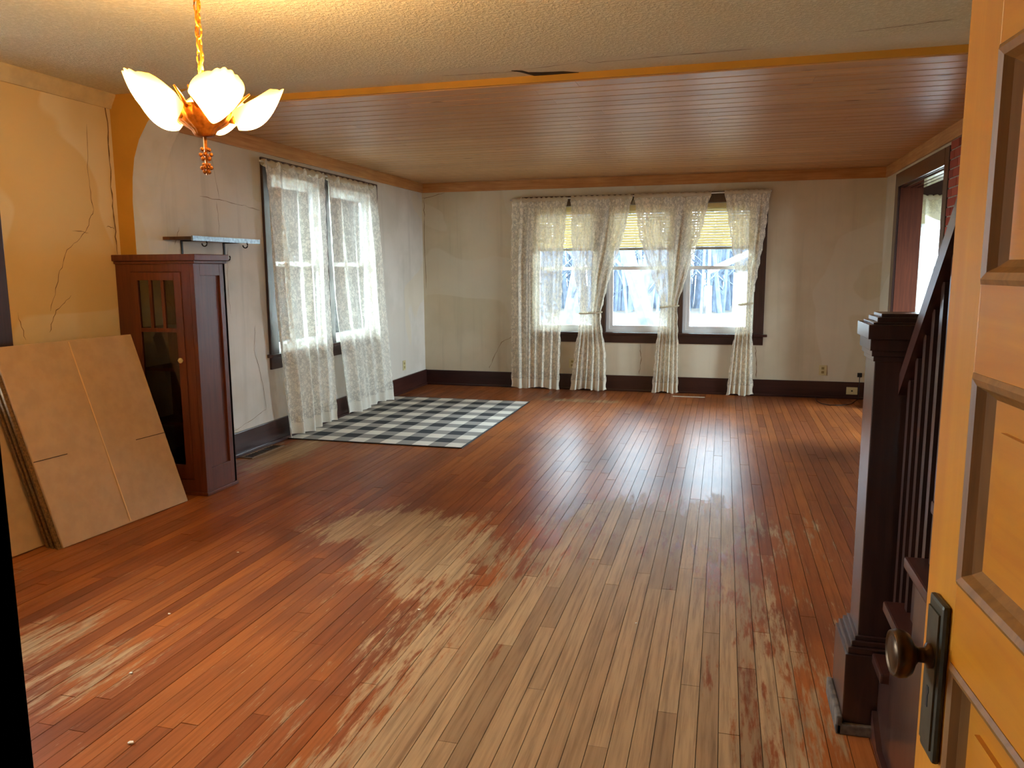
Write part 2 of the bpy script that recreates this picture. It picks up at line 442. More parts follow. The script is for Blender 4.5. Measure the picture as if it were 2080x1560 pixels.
# torn ceiling skin beside the joint
bm = bm_new()
pts = [(-1.17, 4.33), (-1.115, 4.35), (-1.09, 4.395), (-1.02, 4.415), (-.90, 4.43), (-.82, 4.475), (-1.0, 4.478), (-1.075, 4.475), (-1.10, 4.43), (-1.13, 4.375)]
prism(bm, pts, 'z', HT-.003, HT+.001); obj('torn_gap', bm, plain('gap_shadow', lin(48, 36, 26), .95), ceil)
def ribbon(name, pts, wid, parent, mat, axis, depth):
    """a crack: a thin ragged strip lying on a plane; pts in the plane's two coordinates"""
    bm = bm_new(); top = []; bot = []; q = []
    for i in range(len(pts)-1):
        for s in range(6):
            t = s/6; q.append((pts[i][0]*(1-t)+pts[i+1][0]*t + random.uniform(-1, 1)*.006, pts[i][1]*(1-t)+pts[i+1][1]*t + random.uniform(-1, 1)*.006))
    q.append(pts[-1])
    loop = []
    for i, p in enumerate(q):
        d = Vector(q[min(i+1, len(q)-1)]) - Vector(q[max(i-1, 0)]); d.normalize()
        w = wid*random.uniform(.35, 1.2)*(.25 if i in (0, len(q)-1) else 1); nn = Vector((-d.y, d.x))*w/2
        top.append((p[0]+nn.x, p[1]+nn.y)); bot.append((p[0]-nn.x, p[1]-nn.y))
    mk = {'x': lambda p: (depth, p[0], p[1]), 'y': lambda p: (p[0], depth, p[1]), 'z': lambda p: (p[0], p[1], depth)}[axis]
    A = [bm.verts.new(mk(p)) for p in top]; C_ = [bm.verts.new(mk(p)) for p in bot]
    for i in range(len(A)-1): bm.faces.new((A[i], A[i+1], C_[i+1], C_[i]))
    o = obj(name, bm, mat, parent); return o
for pts in ([(-1.6, 4.33), (-1.3, 4.345), (-1.12, 4.36)], [(-.75, 4.25), (-.72, 4.30), (-.3, 4.27), (.1, 4.26)], [(.55, 4.1), (.75, 4.06), (.95, 4.02)], [(-1.15, 4.33), (-.8, 4.28)]):
    ribbon('ceiling_crack', pts, .007, ceil, CRACKM, 'z', HT-.0015)

# ================================================================ WALLS
def wall_x(x0, x1, y0, y1, z0, z1, holes):
    """boxes of a wall slab running along y with rectangular holes (ya,yb,za,zb)"""
    out = []; ys = sorted({y0, y1} | {h[0] for h in holes} | {h[1] for h in holes})
    for a, b in zip(ys, ys[1:]):
        zz = sorted([(h[2], h[3]) for h in holes if h[0] <= a and h[1] >= b])
        z = z0
        for (za, zb) in zz: out.append((a, b, z, za)); z = zb
        out.append((a, b, z, z1))
    return [(x0, x1, a, b, c, d) for a, b, c, d in out if d-c > 1e-4]
def wall_y(y0, y1, x0, x1, z0, z1, holes):
    return [(a, b, y0, y1, c, d) for (_, _, a, b, c, d) in wall_x(0, 1, x0, x1, z0, z1, holes)]
LW = (5.75, 7.66, .74, 2.20)      # far left double window
DW = (1.55, 3.22, .75, 2.10)      # dining window
BW_ = [(-2.21, -1.43, .68, 2.15), (-1.33, -.55, .68, 2.15), (-.45, .32, .68, 2.15)]
wl = struct('wall_left', B(*wall_x(XL-.16, XL, 4.5, YB+.15, 0, HT+.05, [LW])), WALL_GREY, None, 'pale stained plaster wall with lace curtained double window', 'wall')
wd = struct('wall_left_dining', B(*wall_x(XD-.16, XD, .2, 4.25, 0, HT+.05, [DW])), WALL_CREAM, None, 'cracked cream dining wall lit by the chandelier', 'wall')
wb_ = struct('wall_back', B(*wall_y(YB, YB+.15, XL, XR+.2, 0, HT+.05, BW_)), WALL_BACK, None, 'cream plaster back wall with triple window', 'wall')
wr = struct('wall_right', B(*wall_x(XR, XR+.2, -1.6, YB, 0, HT+.05, [(6.75, 8.40, 0, 2.19)])), WALL_BACK, None, 'cream right wall with dark cased opening', 'wall')
# old partition stub with the arch spring
pts = [(XD-.1, 0), (XL, 0), (XL, 1.86), (-3.588, 2.0), (-3.565, 2.12), (-3.52, 2.23), (-3.45, 2.33), (-3.35, 2.42), (-3.22, 2.48), (-3.05, HT+.03), (XD-.1, HT+.03)]
bm = bm_new(); prism(bm, pts, 'y', 4.2, 4.499)
bm.normal_update()
for f_ in bm.faces: f_.material_index = 0 if abs(f_.normal.y) > .9 else 1
wp = struct('wall_partition', bm, MUSTARD, None, 'mustard painted arch stub between the dining and living ends', 'wall')
struct('wall_front', B(*wall_y(.244, .364, XD-.1, XR, 0, HT+.05, [(-.446, .345, 0, 2.16)])), WALL_CREAM, None, 'cream wall with the doorway, stairs alongside', 'wall')
struct('wall_hall', B((-1.3, -1.2, -1.6, .244, 0, HT), (1.2, 1.3, -1.6, .244, 0, HT), (-1.3, 1.3, -1.7, -1.6, 0, HT)), WALL_CREAM, None, 'plain wall of the room behind the doorway', 'wall')
wp.data.materials.append(WALL_GREY)
# doorway lining (dark jamb)
struct('trim_2', B((-.56, -.446, .364, .386, 0, 2.24), (-.47, -.446, .235, .386, 0, 2.16), (-.56, -.446, .222, .244, 0, 2.24)), DARKWOOD, None, 'dark stained doorway jamb and casing', 'trim')
struct('trim_3', B((.345, .36, .235, .364, 0, 2.16), (-.47, .36, .235, .386, 2.16, 2.26)), DARKWOOD, None, 'dark stained doorway head lining', 'trim')

# pine boards under the new ceiling
t4 = struct('trim_4', B((XL, XL+.02, 4.5, YB, 2.352, HW-.002), bev=.002), PINE_Y, None, 'new pine board along top of left wall', 'trim')
t5 = struct('trim_5', B((XL+.02, XR-.02, YB-.02, YB, 2.352, HW-.002), bev=.002), PINE_X, None, 'knotty new pine board along top of back wall', 'trim')
struct('trim_6', B((XR-.02, XR, 4.5, YB, 2.352, HW-.002), bev=.002), PINE_Y, None, 'new pine board along top of right wall', 'trim')
bm = bm_new(); prism(bm, [(XD, HT-.085), (XD+.012, HT-.085), (XD+.022, HT-.06), (XD+.05, HT-.012), (XD+.05, HT), (XD, HT)], 'y', .37, 4.2)
struct('trim_7', bm, plain('crown_paint', lin(206, 184, 142), .6), None, 'painted crown moulding at top of cream dining wall', 'trim')
# baseboards with shoe
def baseboard(name, boxes, mat, label):
    struct(name, B(*boxes, bev=.004), mat, None, label, 'baseboard')
baseboard('baseboard_left', [(XL, XL+.022, 4.5, YB, 0, .19), (XL+.022, XL+.036, 4.5, YB, 0, .025)], DARKWOOD_Y, 'dark tall baseboard along left wall')
baseboard('baseboard_back', [(XL+.022, XR-.022, YB-.022, YB, 0, .185), (XL+.036, XR-.036, YB-.036, YB-.022, 0, .022)], DARKWOOD_X, 'dark chipped baseboard along back wall')
baseboard('baseboard_right', [(XR-.022, XR, 8.53, YB, 0, .185)], DARKWOOD_Y, 'dark baseboard beside the right opening')
baseboard('baseboard_dining', [(XD, XD+.022, .4, 4.2, 0, .19)], DARKWOOD_Y, 'dark baseboard behind the leaning cartons')

# cracks and marks
ribbon('wall_crack', [(4.165, 2.47), (4.17, 2.2), (4.16, 1.9), (4.165, 1.7), (4.17, 1.53)], .010, wd, CRACKM, 'x', XD+.0015)
for pts in ([(3.42, 2.42), (3.36, 2.2), (3.3, 2.0)], [(4.0, 2.3), (3.98, 2.0), (4.0, 1.8), (3.93, 1.66), (3.78, 1.55), (3.7, 1.4), (3.62, 1.2)], [(3.83, 1.66), (3.95, 1.655)], [(4.1, 1.70), (4.16, 1.69)], [(3.78, 1.28), (3.66, 1.2), (3.6, 1.08)], [(3.4, 1.2), (3.44, 1.05)]):
    ribbon('wall_crack', pts, .0045, wd, CRACKM, 'x', XD+.0015)
for pts in ([(4.86, 1.95), (5.3, 1.93), (5.6, 1.9)], [(5.05, 1.93), (5.06, 1.66)], [(5.0, 2.3), (5.08, 1.95)], [(4.62, 1.72), (4.56, 1.6)], [(5.45, 1.0), (5.42, .8), (5.52, .5), (5.54, .3), (5.3, .24), (5.1, .21)], [(5.15, 1.6), (5.12, 1.3), (5.14, 1.1)]):
    ribbon('wall_crack', pts, .0035, wl, CRACKM, 'x', XL+.0015)
for pts in ([(-3.59, 2.3), (-3.56, 2.29), (-3.3, 2.35)], [(-2.47, .62), (-2.6, .55), (-2.72, .32), (-2.76, .22)], [(-.93, .56), (-.91, .4), (-.93, .2)], [(.36, .56), (.375, .4), (.38, .2)], [(-3.57, 2.3), (-3.575, 2.0), (-3.57, 1.2)]):
    ribbon('wall_crack', pts, .006, wb_, CRACKM, 'y', YB-.0015)

# ================================================================ WINDOWS
def sash_window(parent, axis, a0, a1, z0, z1, depth, inward):
    """white vinyl double-hung unit; axis 'y' = lies in a wall along x, etc."""
    def bx(a, b, d0, d1, c, d):
        d0, d1 = depth+inward*d0, depth+inward*d1; d0, d1 = min(d0, d1), max(d0, d1)
        return (a, b, d0, d1, c, d) if axis == 'y' else (d0, d1, a, b, c, d)
    f = .035; zm = (z0+z1)/2 + .01
    obj('frame', B(bx(a0, a0+f, -.05, .03, z0, z1), bx(a1-f, a1, -.05, .03, z0, z1), bx(a0+f, a1-f, -.05, .03, z0, z0+f), bx(a0+f, a1-f, -.05, .03, z1-f, z1)), WHITEVINYL, parent)
    s = .04
    for (c, d, o) in ((z0+f, zm+.02, 0), (zm-.02, z1-f, -.03)):
        A, E = a0+f, a1-f
        sh = obj('sash', B(bx(A, A+s, o-.01, o+.02, c, d), bx(E-s, E, o-.01, o+.02, c, d), bx(A+s, E-s, o-.01, o+.02, c, c+s), bx(A+s, E-s, o-.01, o+.02, d-s, d)), WHITEVINYL, parent)
        g = B(bx(A+s, E-s, o+.003, o+.007, c+s, d-s)); obj('pane', g, GLASS, sh)
# window_1 on the far left wall
w1 = thing('window_1', (XL, 6.7, .74), 'dark cased double window behind white lace on left wall', 'window'); w1['kind'] = 'structure'
c0, c1 = 5.63, 7.78
obj('casing', B((XL, XL+.022, c0, c0+.12, .74, 2.32), (XL, XL+.022, c1-.12, c1, .74, 2.32), (XL, XL+.022, c0+.12, c1-.12, 2.20, 2.32), (XL-.1, XL+.02, 6.66, 6.75, .74, 2.20), bev=.003), DARKWOOD, w1)
obj('sill', B((XL-.02, XL+.055, c0-.03, c1+.03, .715, .742), bev=.004), DARKWOOD_Y, w1)
obj('apron', B((XL, XL+.02, c0, c1, .615, .715), bev=.003), DARKWOOD_Y, w1)
sash_window(w1, 'x', 5.75, 6.66, .742, 2.20, XL-.07, 1); sash_window(w1, 'x', 6.75, 7.66, .742, 2.20, XL-.07, 1)
# window_2 triple on the back wall
w2 = thing('window_2', (-.95, YB, .68), 'dark cased triple window with white sashes on back wall', 'window'); w2['kind'] = 'structure'
obj('casing', B((.32, .435, YB-.022, YB, .69, 2.26), (-2.33, -2.21, YB-.022, YB, .69, 2.26), (-2.33, .435, YB-.024, YB, 2.15, 2.262), (-1.43, -1.33, YB-.022, YB+.1, .69, 2.15), (-.55, -.45, YB-.022, YB+.1, .69, 2.15), bev=.003), DARKWOOD, w2)
obj('sill', B((-2.37, .475, YB-.06, YB+.06, .665, .692), bev=.004), DARKWOOD_X, w2)
obj('apron', B((-2.33, .435, YB-.02, YB, .57, .665), bev=.003), DARKWOOD_X, w2)
for (a, b, c, d) in BW_: sash_window(w2, 'y', a, b, .692, 2.15, YB+.07, -1)
# window_3 dining, mostly out of frame
w3 = thing('window_3', (XD, 2.4, .75), 'dark cased window at edge of cream dining wall', 'window'); w3['kind'] = 'structure'
obj('casing', B((XD, XD+.022, 3.22, 3.34, .75, 2.22), (XD, XD+.022, 1.43, 1.55, .75, 2.22), (XD, XD+.022, 1.55, 3.22, 2.10, 2.22), (XD-.1, XD+.02, 2.34, 2.43, .75, 2.10), bev=.003), DARKWOOD, w3)
obj('sill', B((XD-.02, XD+.055, 1.40, 3.37, .725, .752), (XD, XD+.02, 1.43, 3.34, .63, .725), bev=.003), DARKWOOD_Y, w3)
sash_window(w3, 'x', 1.55, 2.34, .752, 2.10, XD-.07, 1); sash_window(w3, 'x', 2.43, 3.22, .752, 2.10, XD-.07, 1)

# blinds half drawn in the triple window
for i, (a, b, c, d) in enumerate(BW_):
    lab = ('cream slat blind half drawn in the left bay of triple window', 'cream slat blind half drawn in the middle bay of triple window', 'yellowish slat blind half drawn beside right window casing')[i]
    bl = thing('window_blind', ((a+b)/2, YB+.03, 1.64), lab, 'blind', 'half drawn blinds in the triple window')
    obj('head_rail', B((a+.01, b-.01, YB+.005, YB+.04, 2.10, 2.14)), IVORY, bl)
    n = 15; zt, zb = 2.09, 1.68
    for k in range(n):
        z = zt + (zb-zt)*k/(n-1); bm = bm_new()
        prism(bm, [(YB+.012, z-.013), (YB+.016, z-.010), (YB+.034, z+.012), (YB+.031, z+.013)], 'x', a+.015, b-.015); obj('slat', bm, BLINDM, bl)
    obj('bottom_rail', B((a+.01, b-.01, YB+.008, YB+.036, 1.635, 1.662)), plain('dull_rail', lin(150, 140, 116), .5), bl)
    for xx in (a+.15, b-.15):
        bm = bm_new(); tube(bm, [(xx, YB+.022, 2.1), (xx, YB+.022, 1.65)], .0015, 5); obj('lift_cord', bm, IVORY, bl)

# ================================================================ CURTAINS
def curtain(name, axis, plane, zt, zb, keys, n, amp, mat, label, group=None, tie=None, width_mul=1.8, side=1, flip=0, rise=None):
    """keys: list of (v, left, right) where v 0 top .. 1 bottom; folds run down the cloth"""
    nu, nv = max(60, n*10), 60
    root = thing(name, ((keys[0][1]+keys[0][2])/2 if axis == 'x' else plane, plane if axis == 'x' else (keys[0][1]+keys[0][2])/2, zb), label, 'curtain', group)
    vs = [k[0] for k in keys]; ls = [k[1] for k in keys]; rs = [k[2] for k in keys]
    w0 = max(abs(k[2]-k[1]) for k in keys)*width_mul
    bm = bm_new(); uvl = bm.loops.layers.uv.new('UVMap'); G = []; ph = random.random()*6
    fr = [random.uniform(.7, 1.3) for _ in range(n+2)]
    for j in range(nv+1):
        v = j/nv; L = float(np.interp(v, vs, ls)); Rr = float(np.interp(v, vs, rs)); row_ = []
        wr_ = abs(Rr-L)/max(abs(k[2]-k[1]) for k in keys)
        for i in range(nu+1):
            u = i/nu; a = L+(Rr-L)*u
            uu = u + .02*math.sin(7*u+ph) + .012*math.sin(3*v+5*u)
            A = amp*(.35+.65*min(1, v*3))*(1.0 if wr_ > .6 else .85)
            off = A*(math.sin(2*math.pi*n*uu+ph)*(.7+.3*math.sin(5*u*fr[0]+ph)) + .35*math.sin(2*math.pi*n*1.7*uu+1.3*ph+v))
            a += .25*A*math.cos(2*math.pi*n*uu+ph)
            z = zt+(zb-zt)*v
            if j == nv: z += .012*math.sin(9*u+ph)
            if rise: z += rise(u)*v
            if j == 0: z += .012*math.sin(2*math.pi*n*2.3*u) + .006*random.uniform(-1, 1)
            if i in (0, nu): a += .006*math.sin(v*95)*(1 if i else -1)
            d = plane - side*(abs(amp)*1.4 + off)
            co = (a, d, z) if axis == 'x' else (d, a, z)
            row_.append((bm.verts.new(co), (u*w0, (1-v)*(zt-zb))))
        G.append(row_)
    for j in range(nv):
        for i in range(nu):
            q = (G[j][i], G[j][i+1], G[j+1][i+1], G[j+1][i]); f = bm.faces.new([t[0] for t in q]); f.smooth = True
            for lp, t in zip(f.loops, q): lp[uvl].uv = t[1]
    me = bpy.data.meshes.new('lace_panel')
    bmesh.ops.translate(bm, verts=bm.verts, vec=-WORLD(root)); bm.to_mesh(me); bm.free(); me.materials.append(mat)
    o = bpy.data.objects.new('lace_panel', me); COL.objects.link(o); o.parent = root
    # gathered header sleeve on the rod
    bm = bm_new(); L, Rr = keys[0][1], keys[0][2]; seg = n*6; prev = None
    for i in range(seg+1):
        a = L+(Rr-L)*i/seg; rr = .021+.006*math.sin(i*1.9)+random.uniform(-.002, .002); ring = []
        for k in range(8):
            t = k*math.pi/4; dd = plane-side*(abs(amp)*1.1+.0) + rr*math.cos(t); zz = zt-.012 + 1.25*rr*math.sin(t)
            ring.append(bm.verts.new((a, dd, zz) if axis == 'x' else (dd, a, zz)))
        if prev:
            for k in range(8): bm.faces.new((prev[k], prev[(k+1) % 8], ring[(k+1) % 8], ring[k]))
        prev = ring
    obj('gathered_header', bm, HEADM, root, True)
    if tie:
        tz, tl, tr = tie; bm = bm_new(); cx = (tl+tr)/2; rx = (tr-tl)/2+.008
        ptsl = [(cx+rx*math.cos(t), plane-side*(amp*1.4)+(amp*1.6+.006)*math.sin(t), tz+.01*math.sin(t+1)) for t in [k*2*math.pi/20 for k in range(21)]]
        tube(bm, ptsl, .009, 6); obj('tie_band', bm, HEADM, root, True)
    return root
HEADM = m_translucent('cream_gathered_cloth', lin(214, 202, 176), .3)
g1 = 'lace panels on the left window'
curtain('lace_curtain', 'y', XL+.04, 2.275, .026, [(0, 5.535, 6.50), (.5, 5.58, 6.50), (1, 5.69, 6.54)], 5, .040, LACE_SIDE, 'white lace panel hanging beside the wall rack on left window', g1, side=-1)
curtain('lace_curtain', 'y', XL+.04, 2.275, .026, [(0, 6.55, 7.57), (.5, 6.64, 7.66), (1, 6.81, 7.82)], 5, .040, LACE_SIDE, 'white lace panel on left window, nearer the back corner', g1, side=-1)
def rod(name, p0, p1, r, mat, label):
    bm = bm_new(); tube(bm, [p0, p1], r, 8); tag(obj(name, bm, mat), label, 'curtain rod')
rod('curtain_rod', (XL+.085, 5.50, 2.27), (XL+.085, 7.60, 2.27), .008, WHITEVINYL, 'thin rod carrying lace panels on left window')
g2 = 'lace panels on the triple window'
CP = YB-.05
curtain('lace_curtain', 'x', CP, 2.235, .012, [(0, -2.43, -1.775), (.3, -2.45, -1.82), (1, -2.45, -1.86)], 6, .026, LACE, 'cream lace panel hanging straight and untied on triple window', g2)
curtain('lace_curtain', 'x', CP, 2.240, .012, [(0, -1.735, -1.03), (.2, -1.73, -1.12), (.42, -1.68, -1.28), (.59, -1.62, -1.37), (.64, -1.62, -1.37), (.8, -1.68, -1.31), (1, -1.73, -1.30)], 6, .026, LACE, 'cream lace panel gathered below sill height, next to untied panel', g2, (.92, -1.62, -1.37))
curtain('lace_curtain', 'x', CP, 2.245, .012, [(0, -1.01, -.17), (.2, -.95, -.27), (.40, -.80, -.40), (.545, -.69, -.50), (.57, -.69, -.50), (.75, -.73, -.48), (1, -.77, -.47)], 6, .026, LACE, 'cream lace panel tied back to a narrow waist at middle mullion', g2, (1.0, -.69, -.50))
curtain('lace_curtain', 'x', CP, 2.255, .012, [(0, -.03, .45), (.2, .04, .41), (.40, .11, .345), (.53, .165, .30), (.56, .165, .30), (.75, .11, .32), (1, .06, .345)], 5, .026, LACE, 'cream lace panel tied back against right casing of triple window', g2, (1.03, .165, .30))
rod('curtain_rod', (-2.46, CP-.03, 2.228), (.46, CP-.03, 2.246), .008, WHITEVINYL, 'white rod carrying lace panels on triple window')

# ================================================================ RIGHT OPENING, SUNROOM, BRICK
t8 = struct('trim_8', B((XR-.024, XR, 6.63, 6.75, 0, 2.32), (XR-.024, XR, 8.40, 8.53, 0, 2.32), (XR-.026, XR, 6.75, 8.40, 2.19, 2.32), bev=.003), DARKWOOD, None, 'dark casing around the right wall opening', 'trim')
struct('trim_9', B((XR, XR+.2, 6.735, 6.752, 0, 2.19), (XR, XR+.2, 8.398, 8.415, 0, 2.19)), CABWOOD, None, 'reddish wood jamb lining of the right opening', 'trim')
hd = struct('trim_10', B((XR, XR+.2, 6.752, 8.398, 2.185, 2.21)), DARKWOOD_Y, None, 'head lining of the right opening', 'trim')
glossb = plain('glossy_dark_board', lin(60, 40, 34), .12, 0, .1, 10, coat=.8)
for k in range(3):
    obj('head_board', B((XR+.02+k*.06, XR+.07+k*.06, 6.76, 8.39, 2.172-.001*k, 2.185), bev=.003), glossb, hd)
sw = [(1.95, 2.95, .75, 2.05)]
struct('wall_sunroom', B(*wall_y(YB+.06, YB+.2, XR+.2, 4.1, 0, 2.5, sw), *wall_x(4.05, 4.2, 5.4, YB+.2, 0, 2.5, [(6.2, 8.4, .7, 2.05)]), (XR+.2, 4.1, 5.3, 5.4, 0, 2.5)), plain('dark_sunroom_panelling', lin(66, 34, 24), .4, 0, .2, 6), None, 'dark panelled wall of the sunroom beyond opening', 'wall')
w4 = thing('window_4', (2.45, YB+.1, .75), 'sunroom window with sheer curtain seen through opening', 'window'); w4['kind'] = 'structure'
obj('casing', B((1.85, 1.95, YB+.03, YB+.06, .7, 2.15), (2.95, 3.05, YB+.03, YB+.06, .7, 2.15), (1.85, 3.05, YB+.03, YB+.06, 2.05, 2.16), (1.82, 3.08, YB+.01, YB+.06, .68, .72)), DARKWOOD, w4)
sash_window(w4, 'y', 1.95, 2.95, .75, 2.05, YB+.13, -1)
curtain('sheer_curtain', 'x', YB-.0, 2.10, .50, [(0, 1.88, 2.75), (1, 1.90, 2.72)], 6, .022, SHEER, 'sheer white curtain on the sunroom window beyond opening')
curtain('curtain_valance', 'x', YB-.07, 2.14, 1.86, [(0, 1.87, 2.76), (1, 1.87, 2.76)], 8, .02, m_lace('yellowed_valance', lin(226, 220, 188), .75, .97, 26), 'yellowed gathered valance over the sunroom sheer')
# brick chimney breast on the right wall
ch = thing('brick_chimney', (XR, 5.9, 0), 'red brick chimney breast between opening and staircase', 'chimney')
obj('mortar_core', B((XR-.012, XR-.001, 5.25, 6.625, 0, 2.35)), MORTAR, ch)
bmesh_brick = None
bl_, bh_, jt = .20, .058, .011
me = None; zc = .006; r_i = 0
while zc + bh_ < 2.35:
    y0 = 5.252 if r_i % 2 == 0 else 5.252+.1055
    ys = []
    if r_i % 2: ys.append((5.252, 5.252+.0945))
    yy = y0
    while yy < 6.6:
        ys.append((yy, min(yy+bl_, 6.624))); yy += bl_+jt
    for (a, b) in ys:
        if b-a < .03: continue
        if me is None:
            bm = B((-.008, .008, -.5, .5, 0, bh_)); me = bpy.data.meshes.new('brick'); bm.to_mesh(me); bm.free(); me.materials.append(BRICKM)
        o = bpy.data.objects.new('brick', me); COL.objects.link(o); o.parent = ch
        o.location = (-.0095-random.uniform(0, .002), (a+b)/2-5.9, zc); o.scale = (1, b-a, 1)
    zc += bh_+jt; r_i += 1

# ================================================================ STAIRCASE
st = thing('staircase', (.5, 2.5, 0), 'dark wooden open-string staircase with square newel and balusters', 'staircase')
RUN, RISE, SX = .21, .21, .49
def tz(n): return .06+RISE*n
def ry(n): return 2.49-RUN*(n-1)          # riser n stands here, treads climb toward -y
NT_ = 10
# side panel below the treads
pts = [(ry(1)-.08, 0)]
pts = [(2.41, 0), (2.41, tz(1)-.03)]
for n in range(1, NT_+1):
    pts.append((ry(n+1), tz(n)-.03)); pts.append((ry(n+1), tz(n+1)-.03))
pts = pts[:-1] + [(ry(NT_+1), 0)]
bm = bm_new(); prism(bm, pts, 'x', SX, SX+.025); obj('side_panel', bm, DARKWOOD, st)
bm = bm_new(); prism(bm, [(2.40, 0), (2.40, .09), (2.30, .02), (ry(NT_+1), .02), (ry(NT_+1), 0)], 'x', SX-.016, SX); obj('base_shoe', bm, DARKWOOD_Y, st)
for n in range(1, NT_+1):
    y1 = min(ry(n)+.03, 2.412); bm = B((SX-.024, XR-.01, ry(n+1)+.0, y1, tz(n)-.03, tz(n)), bev=.006); obj('tread', bm, DARKWOOD_Y, st)
    if n > 1: obj('riser', B((SX+.025, XR-.01, ry(n)-.02, ry(n), tz(n-1), tz(n)-.03)), DARKWOOD, st)
# newel
nx, ny = .505, 2.525
nw = obj('newel_post', B((nx-.075, nx+.075, ny-.075, ny+.075, .29, 1.16), bev=.003), DARKWOOD, st)
def ring(h, z0, z1): return (nx-h, nx+h, ny-h, ny+h, z0, z1)
obj('newel_base', B(ring(.112, 0, .255), bev=.003), DARKWOOD, nw)
obj('base_moulding', B(ring(.105, .255, .275), ring(.094, .275, .292), ring(.084, .292, .305), bev=.003), DARKWOOD, nw)
obj('base_shoe', B((nx-.13, nx+.115, ny-.13, ny-.112, 0, .035), (nx-.13, nx-.112, ny-.13, ny+.115, 0, .06), bev=.005), plain('scuffed_shoe', lin(96, 84, 74), .6, 0, .5, 30), nw)
obj('newel_cap', B(ring(.080, 1.15, 1.165), ring(.086, 1.165, 1.182), ring(.092, 1.182, 1.216), ring(.100, 1.216, 1.258), ring(.086, 1.258, 1.264), ring(.074, 1.264, 1.278), ring(.062, 1.278, 1.288), bev=.002), DARKWOOD, nw)
# handrail
bm = bm_new(); RX = .528
def rz(y): return 1.128+(2.45-y)*1.0
prism(bm, [(2.45, rz(2.45)-.075), (2.45, rz(2.45)-.012), (.45, rz(.45)-.012), (.45, rz(.45)-.085)], 'x', RX-.030, RX+.030)
hr = obj('handrail', bm, DARKWOOD_Y, st)
bm = bm_new(); prism(bm, [(2.45, rz(2.45)-.014), (2.45, rz(2.45)), (.45, rz(.45)), (.45, rz(.45)-.014)], 'x', RX-.022, RX+.022); obj('rail_top', bm, DARKWOOD_Y, hr)
bme = None
for n in range(1, NT_+1):
    for q in range(3):
        y = ry(n)-.025-.07*q
        if y > 2.40: continue
        obj('baluster', B((RX-.014, RX+.014, y-.014, y+.014, tz(n), rz(y)-.078)), DARKWOOD, st)

# ================================================================ DOOR
phi = math.radians(-4.3); du = Vector((math.sin(phi), math.cos(phi), 0)); dn = Vector((-math.cos(phi), math.sin(phi), 0))
F0 = Vector((.2806, 1.1215, 0)); DWD, DTH, DH = .765, .042, 2.13
hinge = F0 - du*DWD
# local frame: x = along door from hinge to free edge, y = outward from visible face, z up
MD = Matrix(((du.x, dn.x, 0, hinge.x), (du.y, dn.y, 0, hinge.y), (0, 0, 1, 0), (0, 0, 0, 1)))
dr = thing('door_1', hinge, 'honey varnished five panel door with bronze knob, open beside stairs', 'door'); dr['kind'] = 'structure'
def dbox(name, boxes, mat, parent=None, bev=0):
    bm = bm_new()
    for b in boxes: box(bm, *b)
    if bev: bevel(bm, bev)
    bmesh.ops.transform(bm, matrix=MD, verts=bm.verts); return obj(name, bm, mat, parent or dr)
st_w = .10; pz = [(.305, .57), (.67, .933), (1.035, 1.297), (1.40, 1.665), (1.765, 2.03)]
dbox('stile', [(DWD-st_w, DWD, -DTH, 0, .01, DH)], DOORWOOD, None, .002)
dbox('stile', [(0, st_w, -DTH, 0, .01, DH)], DOORWOOD, None, .002)
zs = [.01] + [v for p in pz for v in p] + [DH]
for k in range(0, len(zs), 2): dbox('rail', [(st_w, DWD-st_w, -DTH, 0, zs[k], zs[k+1])], DOORWOOD_P)
for (a, b) in pz:
    pn = dbox('panel', [(st_w, DWD-st_w, -.028, -.016, a, b), (st_w+.06, DWD-st_w-.06, -.03, -.010, a+.06, b-.06)], DOORWOOD_P)
    m_ = .028; bm = bm_new(); x0, x1 = st_w, DWD-st_w
    for (p0, p1) in (((x0, a), (x1, a)), ((x1, a), (x1, b)), ((x1, b), (x0, b)), ((x0, b), (x0, a))):
        dx, dz = p1[0]-p0[0], p1[1]-p0[1]; L = math.hypot(dx, dz); ux, uz = dx/L, dz/L; nx_, nz_ = -uz, ux
        prof = [(0, -.016), (0, .001), (.006, .004), (.014, .001), (.020, -.008), (m_, -.016)]
        v0 = [bm.verts.new((p0[0]+nx_*o+ux*o, h, p0[1]+nz_*o+uz*o)) for o, h in prof]
        v1 = [bm.verts.new((p1[0]+nx_*o-ux*o, h, p1[1]+nz_*o-uz*o)) for o, h in prof]
        for i in range(len(prof)-1): bm.faces.new((v0[i], v0[i+1], v1[i+1], v1[i]))
    bmesh.ops.transform(bm, matrix=MD, verts=bm.verts); obj('moulding', bm, DOORMOULD, pn)
pc = DWD-.066
bm = bm_new(); box(bm, pc-.026, pc+.026, 0, .010, .785, 1.0); bevel(bm, .006, 2); box(bm, pc-.019, pc+.019, .008, .0125, .80, .985)
bmesh.ops.transform(bm, matrix=MD, verts=bm.verts); lp = obj('lock_plate', bm, BRONZE, dr)
bm = bm_new(); prism(bm, [(pc-.003, .852), (pc+.003, .852), (pc+.0025, .868), (pc+.005, .874), (pc+.003, .880), (pc-.003, .880), (pc-.005, .874), (pc-.0025, .868)], 'y', .0122, .0132)
bmesh.ops.transform(bm, matrix=MD, verts=bm.verts); obj('keyhole', bm, BLACKP, lp)
